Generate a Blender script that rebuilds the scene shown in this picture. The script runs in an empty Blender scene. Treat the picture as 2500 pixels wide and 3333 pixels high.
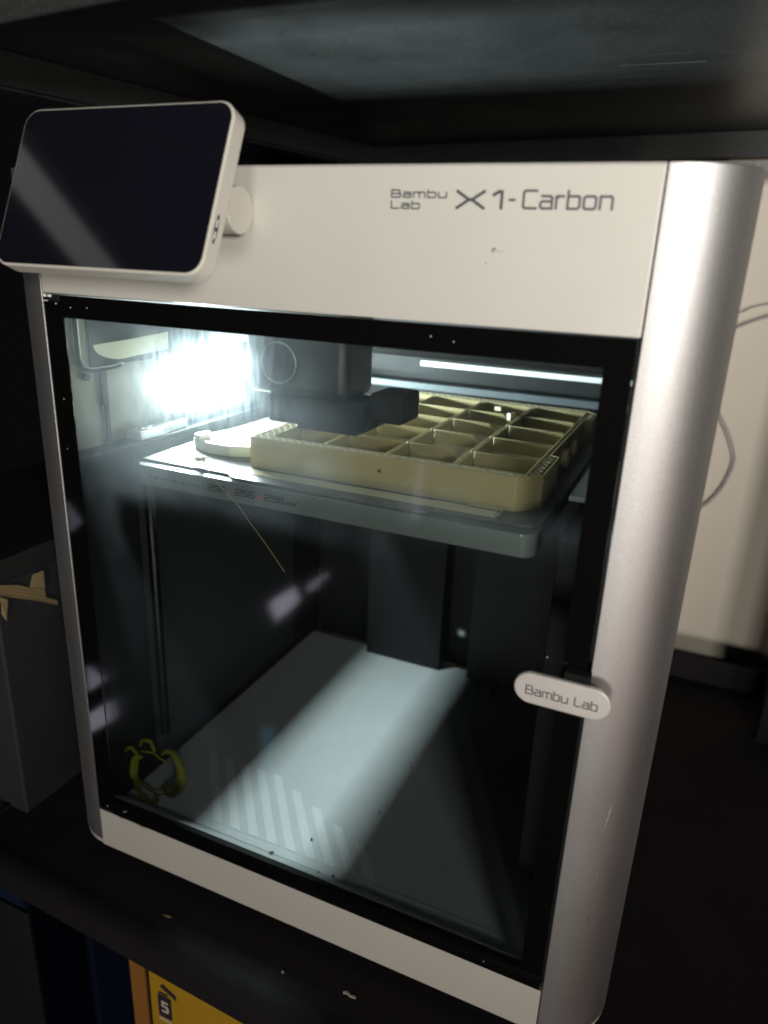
import bpy, bmesh, math, random
from mathutils import Vector, Matrix
random.seed(7)
S = 0.001            # the scene is laid out in millimetres
sc = bpy.context.scene
COL = sc.collection

# ------------------------------------------------------------------ camera, world, lamps, exposure
cam_d = bpy.data.cameras.new('camera')
cam = bpy.data.objects.new('camera', cam_d); COL.objects.link(cam)
cam.location = (186.3*S, -312.2*S, 416.3*S)
cam.rotation_mode = 'XYZ'
cam.rotation_euler = (1.23220, -0.03943, 0.41775)
cam_d.sensor_fit = 'HORIZONTAL'; cam_d.sensor_width = 36.0
cam_d.lens = 2379.0/2500.0*36.0
cam_d.clip_start = 0.01; cam_d.clip_end = 50
cam_d.dof.use_dof = True; cam_d.dof.focus_distance = 0.43; cam_d.dof.aperture_fstop = 9.0
sc.camera = cam

w = bpy.data.worlds.new('World'); sc.world = w; w.use_nodes = True
w.node_tree.nodes['Background'].inputs[0].default_value = (0.9, 0.85, 1.0, 1)
w.node_tree.nodes['Background'].inputs[1].default_value = 0.003

def area(name, loc, target, size, power, color, sy=None):
    d = bpy.data.lights.new(name, 'AREA'); d.energy = power; d.color = color
    d.shape = 'RECTANGLE'; d.size = size; d.size_y = sy or size
    o = bpy.data.objects.new(name, d); COL.objects.link(o)
    o.location = Vector(loc)*S
    v = (Vector(target)-Vector(loc)).normalized()
    o.rotation_euler = v.to_track_quat('-Z', 'Y').to_euler()
    return o
# work lamp right of the camera, and a low frontal fill added for room light
wl = area('work_lamp', (555, -640, 506), (190, 97, 790), 0.13, 4.2, (1.0, 0.97, 0.915))
wl.data.spread = math.radians(110)
area('room_fill', (350, -1500, 42), (0, 0, 250), 0.30, 9.0, (1.0, 0.94, 0.87))
area('side_lamp', (760, -560, 60), (180, 0, 120), 0.20, 1.0, (1.0, 0.70, 0.60))

sc.view_settings.view_transform = 'Standard'; sc.view_settings.look = 'None'
sc.view_settings.exposure = 0.0; sc.view_settings.gamma = 1.0
sc.view_settings.use_curve_mapping = False
cy = sc.cycles
cy.use_denoising = True
cy.max_bounces = 10; cy.diffuse_bounces = 4; cy.glossy_bounces = 5; cy.transmission_bounces = 8
cy.transparent_max_bounces = 24
cy.sample_clamp_indirect = 6.0
cy.caustics_reflective = False; cy.caustics_refractive = False
cy.filter_width = 1.9
sc.render.film_transparent = False

# ------------------------------------------------------------------ materials
def base_mat(name):
    m = bpy.data.materials.new(name); m.use_nodes = True
    return m, m.node_tree, m.node_tree.nodes['Principled BSDF']

def N(nt, t, **kw):
    n = nt.nodes.new(t)
    for k, v in kw.items():
        setattr(n, k, v)
    return n

def pmat(name, col, rough=0.5, metal=0.0, spec=0.5, noise=0.06, nscale=60.0, bump=0.0, bscale=1500.0,
         stretch=(1, 1, 1), rnoise=0.08, emis=None, estr=0.0, trans=0.0, coat=0.0):
    m, nt, p = base_mat(name)
    tc = N(nt, 'ShaderNodeTexCoord')
    mp = N(nt, 'ShaderNodeMapping'); mp.inputs['Scale'].default_value = stretch
    nt.links.new(tc.outputs['Object'], mp.inputs['Vector'])
    nz = N(nt, 'ShaderNodeTexNoise'); nz.inputs['Scale'].default_value = nscale; nz.inputs['Detail'].default_value = 5
    nt.links.new(mp.outputs['Vector'], nz.inputs['Vector'])
    mr = N(nt, 'ShaderNodeMapRange'); mr.inputs['To Min'].default_value = 1-noise; mr.inputs['To Max'].default_value = 1+noise
    nt.links.new(nz.outputs['Fac'], mr.inputs['Value'])
    mx = N(nt, 'ShaderNodeMix', data_type='RGBA', blend_type='MULTIPLY'); mx.inputs['Factor'].default_value = 1
    mx.inputs['A'].default_value = (*col, 1)
    nt.links.new(mr.outputs['Result'], mx.inputs['B'])
    nt.links.new(mx.outputs['Result'], p.inputs['Base Color'])
    rr = N(nt, 'ShaderNodeMapRange'); rr.inputs['To Min'].default_value = max(0.02, rough-rnoise); rr.inputs['To Max'].default_value = min(1, rough+rnoise)
    nt.links.new(nz.outputs['Fac'], rr.inputs['Value'])
    nt.links.new(rr.outputs['Result'], p.inputs['Roughness'])
    p.inputs['Metallic'].default_value = metal
    p.inputs['Specular IOR Level'].default_value = spec
    p.inputs['Coat Weight'].default_value = coat
    if bump > 0:
        bn = N(nt, 'ShaderNodeTexNoise'); bn.inputs['Scale'].default_value = bscale; bn.inputs['Detail'].default_value = 3
        nt.links.new(mp.outputs['Vector'], bn.inputs['Vector'])
        b = N(nt, 'ShaderNodeBump'); b.inputs['Strength'].default_value = bump; b.inputs['Distance'].default_value = 0.0004
        nt.links.new(bn.outputs['Fac'], b.inputs['Height']); nt.links.new(b.outputs['Normal'], p.inputs['Normal'])
    if emis:
        p.inputs['Emission Color'].default_value = (*emis, 1); p.inputs['Emission Strength'].default_value = estr
    if trans > 0:
        out = nt.nodes['Material Output']
        tr = N(nt, 'ShaderNodeBsdfTranslucent'); nt.links.new(mx.outputs['Result'], tr.inputs['Color'])
        ms = N(nt, 'ShaderNodeMixShader'); ms.inputs[0].default_value = trans
        nt.links.new(p.outputs[0], ms.inputs[1]); nt.links.new(tr.outputs[0], ms.inputs[2])
        nt.links.new(ms.outputs[0], out.inputs['Surface'])
    return m

M = {}
M['plastic'] = pmat('warm_white_plastic', (0.465, 0.455, 0.412), 0.34, noise=0.035, nscale=25, bump=0.10, bscale=2500)
M['screen_plastic'] = pmat('screen_plastic', (0.50, 0.48, 0.42), 0.45, noise=0.03, bump=0.12, bscale=2500)
M['alu'] = pmat('satin_aluminium', (0.38, 0.374, 0.368), 0.50, metal=0.96, noise=0.04, nscale=40, stretch=(1, 1, 0.25), bump=0.25, bscale=3500, rnoise=0.05)
def grain(m, amt, scale):
    nt = m.node_tree; p = nt.nodes['Principled BSDF']; src = p.inputs['Base Color'].links[0].from_socket
    tc = N(nt, 'ShaderNodeTexCoord'); nz = N(nt, 'ShaderNodeTexNoise'); nz.inputs['Scale'].default_value = scale; nz.inputs['Detail'].default_value = 2
    nt.links.new(tc.outputs['Object'], nz.inputs['Vector'])
    mr = N(nt, 'ShaderNodeMapRange'); mr.inputs['From Min'].default_value = 0.3; mr.inputs['From Max'].default_value = 0.7
    mr.inputs['To Min'].default_value = 1-amt; mr.inputs['To Max'].default_value = 1+amt
    nt.links.new(nz.outputs['Fac'], mr.inputs['Value'])
    mx = N(nt, 'ShaderNodeMix', data_type='RGBA', blend_type='MULTIPLY'); mx.inputs['Factor'].default_value = 1
    nt.links.new(src, mx.inputs['A']); nt.links.new(mr.outputs[0], mx.inputs['B']); nt.links.new(mx.outputs['Result'], p.inputs['Base Color'])
M['alu_pale'] = pmat('blasted_aluminium', (0.52, 0.50, 0.47), 0.5, metal=0.45, noise=0.03, bump=0.2, bscale=3000)
M['black_gloss'] = pmat('black_print', (0.003, 0.003, 0.003), 0.05, spec=0.5, rnoise=0.02)
M['black'] = pmat('black_plastic', (0.007, 0.007, 0.008), 0.55, spec=0.3, noise=0.2, bump=0.15)
M['black_rough'] = pmat('matte_black', (0.004, 0.004, 0.004), 0.8, spec=0.2, noise=0.2)
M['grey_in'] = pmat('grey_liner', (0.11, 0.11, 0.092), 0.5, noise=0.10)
M['dark_grey'] = pmat('dark_grey_liner', (0.018, 0.020, 0.020), 0.55, spec=0.3, noise=0.12)
M['floor_grey'] = pmat('grey_floor_sheet', (0.44, 0.45, 0.45), 0.55, noise=0.07, nscale=35, bump=0.1)
M['stripe'] = pmat('pale_stripe_print', (0.54, 0.555, 0.555), 0.5, noise=0.05)
M['pei'] = pmat('textured_build_plate', (0.08, 0.075, 0.075), 0.36, metal=0.3, noise=0.12, nscale=200, bump=0.5, bscale=1800)
M['bar'] = pmat('pale_label_bar', (0.080, 0.092, 0.088), 0.45, noise=0.05)
M['bar_pale'] = pmat('pale_bracket', (0.42, 0.43, 0.36), 0.5)
M['ink2'] = pmat('bar_ink', (0.008, 0.009, 0.011), 0.7, spec=0.1)
M['ring'] = pmat('fan_ring', (0.16, 0.17, 0.17), 0.35, metal=0.6)
M['ink'] = pmat('dark_ink', (0.045, 0.05, 0.055), 0.6)
M['ink_red'] = pmat('red_ink', (0.25, 0.06, 0.06), 0.6)
M['steel'] = pmat('polished_steel', (0.7, 0.7, 0.7), 0.22, metal=1.0, noise=0.05)
M['screw_steel'] = pmat('oiled_screw', (0.035, 0.035, 0.035), 0.25, metal=1.0)
M['rail_dim'] = pmat('dull_rail', (0.10, 0.115, 0.125), 0.45, metal=0.3)
M['steel_pale'] = pmat('brushed_rail', (0.55, 0.58, 0.60), 0.3, metal=0.8, noise=0.05)
M['white'] = pmat('white_plastic', (0.80, 0.82, 0.80), 0.4, noise=0.03)
M['toolgrey'] = pmat('toolhead_cover', (0.014, 0.015, 0.015), 0.4, noise=0.06, bump=0.1)
M['debris'] = pmat('dark_crumb', (0.03, 0.025, 0.02), 0.7)
M['paper'] = pmat('pale_scrap', (0.55, 0.50, 0.45), 0.7)
M['deckm'] = pmat('black_deck_coat', (0.013, 0.012, 0.013), 0.65, spec=0.1, noise=0.3, nscale=20, bump=0.4, bscale=900)
M['shelfm'] = pmat('black_powder_coat', (0.030, 0.031, 0.031), 0.33, noise=0.35, nscale=18, bump=0.55, bscale=900, rnoise=0.14)
M['rusty'] = pmat('worn_grey_rail', (0.20, 0.20, 0.18), 0.5, noise=0.6, nscale=300)
M['wall'] = pmat('beige_wall_paint', (0.62, 0.565, 0.465), 0.6, noise=0.05, nscale=14, stretch=(1, 1, 3), bump=0.15, bscale=500)
M['cable'] = pmat('grey_cable', (0.30, 0.295, 0.29), 0.5)
M['carton'] = pmat('grey_carton', (0.017, 0.019, 0.022), 0.65, noise=0.25, nscale=22)
M['tape'] = pmat('tan_tape', (0.22, 0.17, 0.085), 0.5, noise=0.15)
M['yellow'] = pmat('yellow_box', (0.40, 0.23, 0.011), 0.5, noise=0.08)
M['orange'] = pmat('orange_box_side', (0.26, 0.11, 0.02), 0.5, noise=0.08)
M['bluem'] = pmat('blue_plastic', (0.008, 0.016, 0.040), 0.6, spec=0.15, noise=0.1)
M['boxink'] = pmat('box_ink', (0.02, 0.02, 0.03), 0.5)
M['boxpale'] = pmat('box_pale_print', (0.55, 0.5, 0.35), 0.5)
M['limef'] = pmat('lime_strand', (0.15, 0.15, 0.010), 0.5, noise=0.35, spec=0.2, trans=0.35)
M['display'] = pmat('dark_display_glass', (0.006, 0.006, 0.010), 0.06, spec=0.5, rnoise=0.01)
M['scratch'] = pmat('bright_scratch', (0.9, 0.88, 0.85), 0.3, metal=1.0)
M['scratch_dull'] = pmat('dull_scratch', (0.16, 0.17, 0.165), 0.4)
M['scuff'] = pmat('grey_scuff', (0.22, 0.20, 0.18), 0.7)

# printed PLA with layer lines
def pla(name, col, trans):
    m = pmat(name, col, 0.38, noise=0.07, nscale=90, trans=trans)
    nt = m.node_tree; p = nt.nodes['Principled BSDF']
    tc = N(nt, 'ShaderNodeTexCoord'); wv = N(nt, 'ShaderNodeTexWave', wave_type='BANDS', bands_direction='Z')
    wv.inputs['Scale'].default_value = 330; wv.inputs['Distortion'].default_value = 0.3
    nt.links.new(tc.outputs['Object'], wv.inputs['Vector'])
    b = N(nt, 'ShaderNodeBump'); b.inputs['Strength'].default_value = 0.25; b.inputs['Distance'].default_value = 0.0002
    nt.links.new(wv.outputs['Fac'], b.inputs['Height']); nt.links.new(b.outputs['Normal'], p.inputs['Normal'])
    return m
M['pla'] = pla('olive_tan_pla', (0.38, 0.315, 0.165), 0.26)
M['pla_lamplit'] = pla('lamplit_pla', (0.52, 0.505, 0.44), 0.12)  # tray plastic whitened to paint the lamp's glare on the loose piece
M['pla_pale'] = pla('pale_tan_pla', (0.47, 0.42, 0.28), 0.15)

# clear glass sheet: fresnel reflection over clear transmission, with wiped-on smudges that scatter
def glass(name, tint, smudge, stretch):
    m = bpy.data.materials.new(name); m.use_nodes = True; nt = m.node_tree; nt.nodes.clear()
    out = N(nt, 'ShaderNodeOutputMaterial')
    tr = N(nt, 'ShaderNodeBsdfTransparent'); tr.inputs[0].default_value = (*tint, 1)
    gl = N(nt, 'ShaderNodeBsdfGlossy'); gl.inputs['Roughness'].default_value = 0.06
    fr = N(nt, 'ShaderNodeFresnel')
    ge = N(nt, 'ShaderNodeNewGeometry'); io = N(nt, 'ShaderNodeMapRange')      # leaving the sheet, the index is turned over
    io.inputs['To Min'].default_value = 1.5; io.inputs['To Max'].default_value = 1/1.5
    nt.links.new(ge.outputs['Backfacing'], io.inputs['Value']); nt.links.new(io.outputs[0], fr.inputs['IOR'])
    mx = N(nt, 'ShaderNodeMixShader'); nt.links.new(fr.outputs[0], mx.inputs[0])
    nt.links.new(tr.outputs[0], mx.inputs[1]); nt.links.new(gl.outputs[0], mx.inputs[2])
    last = mx
    if smudge > 0:
        tc = N(nt, 'ShaderNodeTexCoord'); mp = N(nt, 'ShaderNodeMapping'); mp.inputs['Scale'].default_value = stretch
        nt.links.new(tc.outputs['Object'], mp.inputs['Vector'])
        n1 = N(nt, 'ShaderNodeTexNoise'); n1.inputs['Scale'].default_value = 60; n1.inputs['Detail'].default_value = 6
        nt.links.new(mp.outputs[0], n1.inputs['Vector'])
        n2 = N(nt, 'ShaderNodeTexNoise'); n2.inputs['Scale'].default_value = 14; n2.inputs['Detail'].default_value = 3
        nt.links.new(tc.outputs['Object'], n2.inputs['Vector'])
        mm = N(nt, 'ShaderNodeMath', operation='MULTIPLY'); nt.links.new(n1.outputs['Fac'], mm.inputs[0]); nt.links.new(n2.outputs['Fac'], mm.inputs[1])
        r1 = N(nt, 'ShaderNodeMapRange'); r1.inputs['From Min'].default_value = 0.30; r1.inputs['From Max'].default_value = 0.75
        r1.inputs['To Min'].default_value = 0.01*smudge; r1.inputs['To Max'].default_value = 0.75*smudge
        nt.links.new(n2.outputs['Fac'], r1.inputs['Value'])
        tl = N(nt, 'ShaderNodeBsdfTranslucent'); tl.inputs[0].default_value = (0.9, 0.95, 1, 1)
        # milky lamp haze painted in: more scatter across the upper door
        sx = N(nt, 'ShaderNodeSeparateXYZ'); nt.links.new(tc.outputs['Object'], sx.inputs[0])
        rz = N(nt, 'ShaderNodeMapRange', interpolation_type='SMOOTHSTEP'); rz.inputs['From Min'].default_value = 0.25; rz.inputs['From Max'].default_value = 0.35
        rz.inputs['To Min'].default_value = 0.12; rz.inputs['To Max'].default_value = 1.0; nt.links.new(sx.outputs['Z'], rz.inputs['Value'])
        mz = N(nt, 'ShaderNodeMath', operation='MULTIPLY'); nt.links.new(r1.outputs[0], mz.inputs[0]); nt.links.new(rz.outputs[0], mz.inputs[1])
        s1 = N(nt, 'ShaderNodeMixShader'); nt.links.new(mz.outputs[0], s1.inputs[0])
        nt.links.new(last.outputs[0], s1.inputs[1]); nt.links.new(tl.outputs[0], s1.inputs[2])
        # haze of the wiped film: narrow and wide forward scatter, on the outer face only
        nb = N(nt, 'ShaderNodeMath', operation='SUBTRACT'); nb.inputs[0].default_value = 1.0; nt.links.new(ge.outputs['Backfacing'], nb.inputs[1])
        s2 = s1
        for ior, wt in ((1.022, 0.13), (0.979, 0.13), (1.12, 0.34), (0.89, 0.34)):
            rf = N(nt, 'ShaderNodeBsdfRefraction'); rf.inputs['IOR'].default_value = ior; rf.inputs['Roughness'].default_value = 1.0
            rf.inputs['Color'].default_value = (0.85, 0.95, 1, 1)
            r2 = N(nt, 'ShaderNodeMapRange'); r2.inputs['From Min'].default_value = 0.16; r2.inputs['From Max'].default_value = 0.36
            r2.inputs['To Min'].default_value = 0.30*smudge*wt; r2.inputs['To Max'].default_value = smudge*wt
            nt.links.new(mm.outputs[0], r2.inputs['Value'])
            wm = N(nt, 'ShaderNodeMath', operation='MULTIPLY'); nt.links.new(r2.outputs[0], wm.inputs[0]); nt.links.new(nb.outputs[0], wm.inputs[1])
            s3 = N(nt, 'ShaderNodeMixShader'); nt.links.new(wm.outputs[0], s3.inputs[0])
            nt.links.new(s2.outputs[0], s3.inputs[1]); nt.links.new(rf.outputs[0], s3.inputs[2]); s2 = s3
        last = s2
    nt.links.new(last.outputs[0], out.inputs['Surface'])
    return m
M['door_glass'] = glass('smudged_door_glass', (0.87, 0.90, 0.89), 0.05, (8.0, 8.0, 1.2))
M['top_glass'] = glass('clear_top_glass', (0.95, 0.97, 0.96), 0.0, (1, 1, 1))

def emit(name, col, s):
    m = bpy.data.materials.new(name); m.use_nodes = True; nt = m.node_tree; nt.nodes.clear()
    out = N(nt, 'ShaderNodeOutputMaterial'); e = N(nt, 'ShaderNodeEmission')
    e.inputs[0].default_value = (*col, 1); e.inputs[1].default_value = s
    nt.links.new(e.outputs[0], out.inputs['Surface']); return m
M['led'] = emit('chamber_led', (0.82, 0.97, 1.0), 1020.0)

for k_, a_ in (('plastic', .05), ('screen_plastic', .05), ('alu', .10), ('alu_pale', .06), ('floor_grey', .08), ('stripe', .06), ('wall', .05), ('bar', .08), ('pla', .08), ('pla_pale', .08), ('carton', .3), ('deckm', .3)):
    grain(M[k_], a_, 1400.0)
grain(M['shelfm'], 0.28, 650.0)

# ------------------------------------------------------------------ geometry helpers (millimetres in, metres out)
class MB:
    def __init__(self): self.v = []; self.f = []
    def add(self, vs, fs):
        o = len(self.v); self.v += [tuple(x) for x in vs]; self.f += [tuple(i+o for i in q) for q in fs]; return self
    def box(self, x0, x1, y0, y1, z0, z1, R=None, c=None):
        vs = [Vector((x, y, z)) for x in (x0, x1) for y in (y0, y1) for z in (z0, z1)]
        if R is not None: vs = [Vector(c)+R@(q-Vector(c)) for q in vs]
        return self.add(vs, [(0, 1, 3, 2), (4, 6, 7, 5), (0, 4, 5, 1), (2, 3, 7, 6), (0, 2, 6, 4), (1, 5, 7, 3)])
    def prism(self, pts, z0, z1, axis='z'):
        """closed polygon extruded along z, or along y when axis='y' (pts are x,z), or x (pts are y,z)"""
        n = len(pts)
        f = {'z': lambda a, b, h: (a, b, h), 'y': lambda a, b, h: (a, h, b), 'x': lambda a, b, h: (h, a, b)}[axis]
        vs = [f(a, b, z0) for a, b in pts]+[f(a, b, z1) for a, b in pts]
        fs = [tuple(range(n-1, -1, -1)), tuple(range(n, 2*n))]+[(i, (i+1) % n, n+(i+1) % n, n+i) for i in range(n)]
        return self.add(vs, fs)
    def ring(self, outer, inner, z0, z1, axis='z'):
        n = len(outer)
        f = {'z': lambda a, b, h: (a, b, h), 'y': lambda a, b, h: (a, h, b), 'x': lambda a, b, h: (h, a, b)}[axis]
        vs = [f(*p, z0) for p in outer]+[f(*p, z0) for p in inner]+[f(*p, z1) for p in outer]+[f(*p, z1) for p in inner]
        fs = []
        for i in range(n):
            j = (i+1) % n
            fs += [(i, n+i, n+j, j), (2*n+i, 2*n+j, 3*n+j, 3*n+i), (i, j, 2*n+j, 2*n+i), (n+i, 3*n+i, 3*n+j, n+j)]
        return self.add(vs, fs)
    def tube(self, pts, r, k=10, closed=False, taper=None):
        P = [Vector(p) for p in pts]; n = len(P); vs = []; up = Vector((0.13, 0.27, 1)).normalized()
        for i, p in enumerate(P):
            a = P[max(i-1, 0)]; b = P[min(i+1, n-1)]; t = (b-a).normalized()
            u = t.cross(up)
            if u.length < 1e-3: u = t.cross(Vector((1, 0, 0)))
            u.normalize(); v = t.cross(u).normalized(); rr = r*(taper(i/(n-1)) if taper else 1)
            vs += [p+rr*(math.cos(2*math.pi*q/k)*u+math.sin(2*math.pi*q/k)*v) for q in range(k)]
        fs = [(i*k+q, i*k+(q+1) % k, (i+1)*k+(q+1) % k, (i+1)*k+q) for i in range(n-1) for q in range(k)]
        fs += [tuple(range(k-1, -1, -1)), tuple((n-1)*k+q for q in range(k))]
        return self.add(vs, fs)
    def build(self, name, mat, parent=None, bevel=0.0, seg=2, smooth=False, label=None, kind=None):
        me = bpy.data.meshes.new(name)
        loc = Vector((0, 0, 0))
        if parent is None and self.v:
            xs, ys, zs = zip(*[tuple(q) for q in self.v])
            loc = Vector(((min(xs)+max(xs))/2, (min(ys)+max(ys))/2, min(zs)))
        me.from_pydata([tuple((Vector(q)-loc)*S) for q in self.v], [], self.f)
        bm = bmesh.new(); bm.from_mesh(me); bmesh.ops.recalc_face_normals(bm, faces=bm.faces); bm.to_mesh(me); bm.free()
        me.update()
        o = bpy.data.objects.new(name, me); COL.objects.link(o)
        if mat is not None: me.materials.append(M[mat] if isinstance(mat, str) else mat)
        o.location = loc*S
        if parent is not None:
            o.parent = parent
            o.matrix_parent_inverse = Matrix.Translation(-parent.location) if parent.type == 'EMPTY' else Matrix.Identity(4)
        if bevel > 0:
            b = o.modifiers.new('edge', 'BEVEL'); b.width = bevel*S; b.segments = seg; b.limit_method = 'ANGLE'; b.angle_limit = math.radians(35)
            b.harden_normals = False
        if smooth:
            for p in me.polygons: p.use_smooth = True
            try: me.set_sharp_from_angle(angle=math.radians(38))
            except Exception: pass
        if label: o['label'] = label
        if kind: o['kind'] = kind
        return o
def BX(*a): return MB().box(*a)
def tag(o, label, cat, group=None):
    o['label'] = label; o['category'] = cat
    if group: o['group'] = group
    return o
def thing(name, loc, label, cat, group=None):
    o = bpy.data.objects.new(name, None); COL.objects.link(o); o.location = Vector(loc)*S
    o.empty_display_size = 0.02
    return tag(o, label, cat, group)
def rrect(x0, x1, y0, y1, r, k=6):
    pts = []
    for cx, cy_, a0 in ((x1-r, y1-r, 0), (x0+r, y1-r, 90), (x0+r, y0+r, 180), (x1-r, y0+r, 270)):
        for i in range(k+1):
            a = math.radians(a0+90*i/k); pts.append((cx+r*math.cos(a), cy_+r*math.sin(a)))
    return pts
def circle(cx, cy_, r, k=32): return [(cx+r*math.cos(2*math.pi*i/k), cy_+r*math.sin(2*math.pi*i/k)) for i in range(k)]
def offset(pts, d):
    """inward mitre offset of a counter-clockwise polygon"""
    n = len(pts); out = []
    for i in range(n):
        p0, p1, p2 = Vector(pts[i-1]), Vector(pts[i]), Vector(pts[(i+1) % n])
        a = (p1-p0).normalized(); b = (p2-p1).normalized()
        na = Vector((-a.y, a.x)); nb = Vector((-b.y, b.x)); m = (na+nb)
        m = m/ max(1e-6, m.length); c = max(0.35, m.dot(na)); out.append(tuple(p1+m*d/c))
    return out

# stroke lettering: squared-off, rounded letters like the maker's wordmark
G = {
 'B': (.78, [[(0,0),(0,1),(.62,1),(.72,.9),(.72,.62),(.62,.52),(0,.52)], [(.62,.52),(.78,.42),(.78,.1),(.68,0),(0,0)]]),
 'L': (.66, [[(0,1),(0,.1),(.1,0),(.66,0)]]),
 'a': (.66, [[(.06,.7),(.56,.7),(.66,.6),(.66,0),(.1,0),(0,.1),(0,.3),(.1,.4),(.66,.4)]]),
 'm': (.98, [[(0,0),(0,.7),(.88,.7),(.98,.6),(.98,0)], [(.49,.7),(.49,0)]]),
 'b': (.66, [[(0,1),(0,0),(.56,0),(.66,.1),(.66,.6),(.56,.7),(0,.7)]]),
 'u': (.66, [[(0,.7),(0,.1),(.1,0),(.66,0)], [(.66,0),(.66,.7)]]),
 'C': (.76, [[(.76,1),(.1,1),(0,.9),(0,.1),(.1,0),(.76,0)]]),
 'r': (.42, [[(0,0),(0,.7)], [(0,.55),(.14,.7),(.42,.7)]]),
 'o': (.66, [[(.1,0),(0,.1),(0,.6),(.1,.7),(.56,.7),(.66,.6),(.66,.1),(.56,0),(.1,0)]]),
 'n': (.66, [[(0,0),(0,.7),(.56,.7),(.66,.6),(.66,0)]]),
 'X': (1.3, [[(0,0),(.58,.5),(.0,1)], [(1.3,0),(.72,.5),(1.3,1)], [(.58,.5),(.72,.5)]]),
 '1': (.45, [[(0,.82),(.28,1),(.45,1),(.45,0)]]),
 '-': (.36, [[(0,.48),(.36,.48)]]),
 '2': (.66, [[(0,1),(.56,1),(.66,.9),(.66,.6),(.56,.5),(.1,.5),(0,.4),(0,0),(.66,0)]]),
 '5': (.66, [[(.66,1),(0,1),(0,.55),(.56,.55),(.66,.45),(.66,.1),(.56,0),(0,0)]]),
 '6': (.66, [[(.62,1),(.1,1),(0,.9),(0,.1),(.1,0),(.56,0),(.66,.1),(.66,.45),(.56,.55),(0,.55)]]),
 'x': (.42, [[(0,.15),(.42,.6)], [(0,.6),(.42,.15)]]),
 '3': (.66, [[(0,1),(.66,1),(.66,.52),(.15,.52)], [(.66,.52),(.66,0),(0,0)]]),
 '|': (.0, [[(0,-.15),(0,1.15)]]), ' ': (.3, []),
}
def lettering(text, height, width, stroke, gap=0.24):
    """list of quads in a plane (u, v, tiny lift), scaled to the given width and height"""
    tot = sum(G[c][0] for c in text)+gap*(len(text)-1)
    sx = (width-stroke)/max(tot, 1e-6); sz = height-stroke; quads = []; x = 0; k = 0
    for c in text:
        wd, strokes = G[c]
        for st in strokes:
            P = [Vector(((x+a)*sx+stroke/2, b*sz+stroke/2)) for a, b in st]
            for a, b in zip(P[:-1], P[1:]):
                d = (b-a); L = d.length
                if L < 1e-6: continue
                d /= L; n = Vector((-d.y, d.x))*stroke/2; a2 = a-d*stroke*.42; b2 = b+d*stroke*.42
                quads.append(([a2-n, b2-n, b2+n, a2+n], 0.004*(k % 9))); k += 1
        x += wd+gap
    return quads
def letters_front(text, x0, z0, height, width, stroke, y, mat, parent, name='lettering', skew=0.0):
    mb = MB()
    for q, l in lettering(text, height, width, stroke):
        mb.add([(x0+a.x, y-0.06-l, z0+a.y+skew*a.x) for a in q], [(0, 1, 2, 3)])
    return mb.build(name, mat, parent)

# ================================================================== SETTING
wall_t = MB().box(-520, 900, 522, 540, -400, 900).build('plaster_wall', 'wall')
tag(wall_t, 'beige painted wall behind the printer at the right edge', 'wall')

rack = thing('metal_rack', (0, 200, -60), 'black powder coated metal shelf rack holding the printer', 'shelf')
e1 = Vector((0.990, -0.139, 0)); e2 = Vector((0.139, 0.990, 0))
P0 = Vector((-194, 508.5, 0))
def US(a, b, z): q = P0+e1*a-e2*b; return (q.x, q.y, z)
def ubox(mb, a0, a1, b0, b1, z0, z1):
    vs = [US(a, b, z) for a in (a0, a1) for b in (b0, b1) for z in (z0, z1)]
    return mb.add(vs, [(0, 1, 3, 2), (4, 6, 7, 5), (0, 4, 5, 1), (2, 3, 7, 6), (0, 2, 6, 4), (1, 5, 7, 3)])
up = ubox(MB(), -3, 640, -3, 545, 530, 534).build('upper_shelf', 'shelfm', rack, label='dark scuffed underside of the shelf above the printer')
ubox(MB(), -3, 0, 0, 545, 509, 530).build('side_flange', 'shelfm', up, bevel=2.0, seg=3)
ubox(MB(), -3, 640, -3, 0, 508, 530).build('rear_flange', 'shelfm', up, bevel=2.0, seg=3)
ubox(MB(), -22, -3.2, 0, 545, 507, 509).build('flange_return', 'shelfm', up, bevel=0.5)
ubox(MB(), -3, 640, 545, 548, 500, 534).build('front_flange', 'shelfm', up, bevel=2.0, seg=3)
mb = MB()
for x0, y0, x1, y1, wd in ((-34, 169.6, -22, 170.7, .5), (-59, 230, 13, 227, .35), (13, 227, 83, 222, .3), (-33, 274.6, -20, 274, .45), (105, 208.5, 156, 209.3, 1.2), (47, 115, 48, 116, .8), (20, 203, 50, 203.6, .3), (60, 233, 76, 229, .4), (90, 190, 150, 186, .3)):
    mb.add([(x0, y0-wd*.2, 529.93), (x1, y1-wd*.5, 529.93), (x1, y1+wd*.5, 529.93), (x0, y0+wd*.2, 529.93)], [(0, 1, 2, 3)])
mb.build('scratch', 'scratch_dull', up, kind='stuff')
# the rear rail just under the upper shelf, the lower deck with its rolled front edge
ubox(MB(), -40, 640, -8, -4, 496, 507).build('rear_rail', 'rusty', rack, bevel=1.0)
a2 = math.radians(-2.2)
def LS(x, y): return (x*math.cos(a2)-(y+33)*math.sin(a2), x*math.sin(a2)+(y+33)*math.cos(a2)-33)
prof = [(500, -12), (-29, -12), (-31, -13.2), (-34, -13.0), (-40, -14.5), (-45, -18), (-48, -24), (-48.5, -33), (-46, -34), (-45.5, -25), (-42, -19), (-36, -16.5), (-29, -16), (500, -16)]
mb = MB(); n = len(prof); vs = []
for x in (-262, 520):
    for y, z in prof:
        q = LS(x, y); vs.append((q[0], q[1], z))
mb.add(vs, [tuple(range(n)), tuple(range(2*n-1, n-1, -1))]+[(i, n+i, n+(i+1) % n, (i+1) % n) for i in range(n)])
deck = mb.build('lower_shelf', 'deckm', rack, smooth=True)
MB().box(-266, -262.5, -40, 500, -34, -8).build('deck_lip', 'deckm', deck, bevel=0.8)
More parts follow.
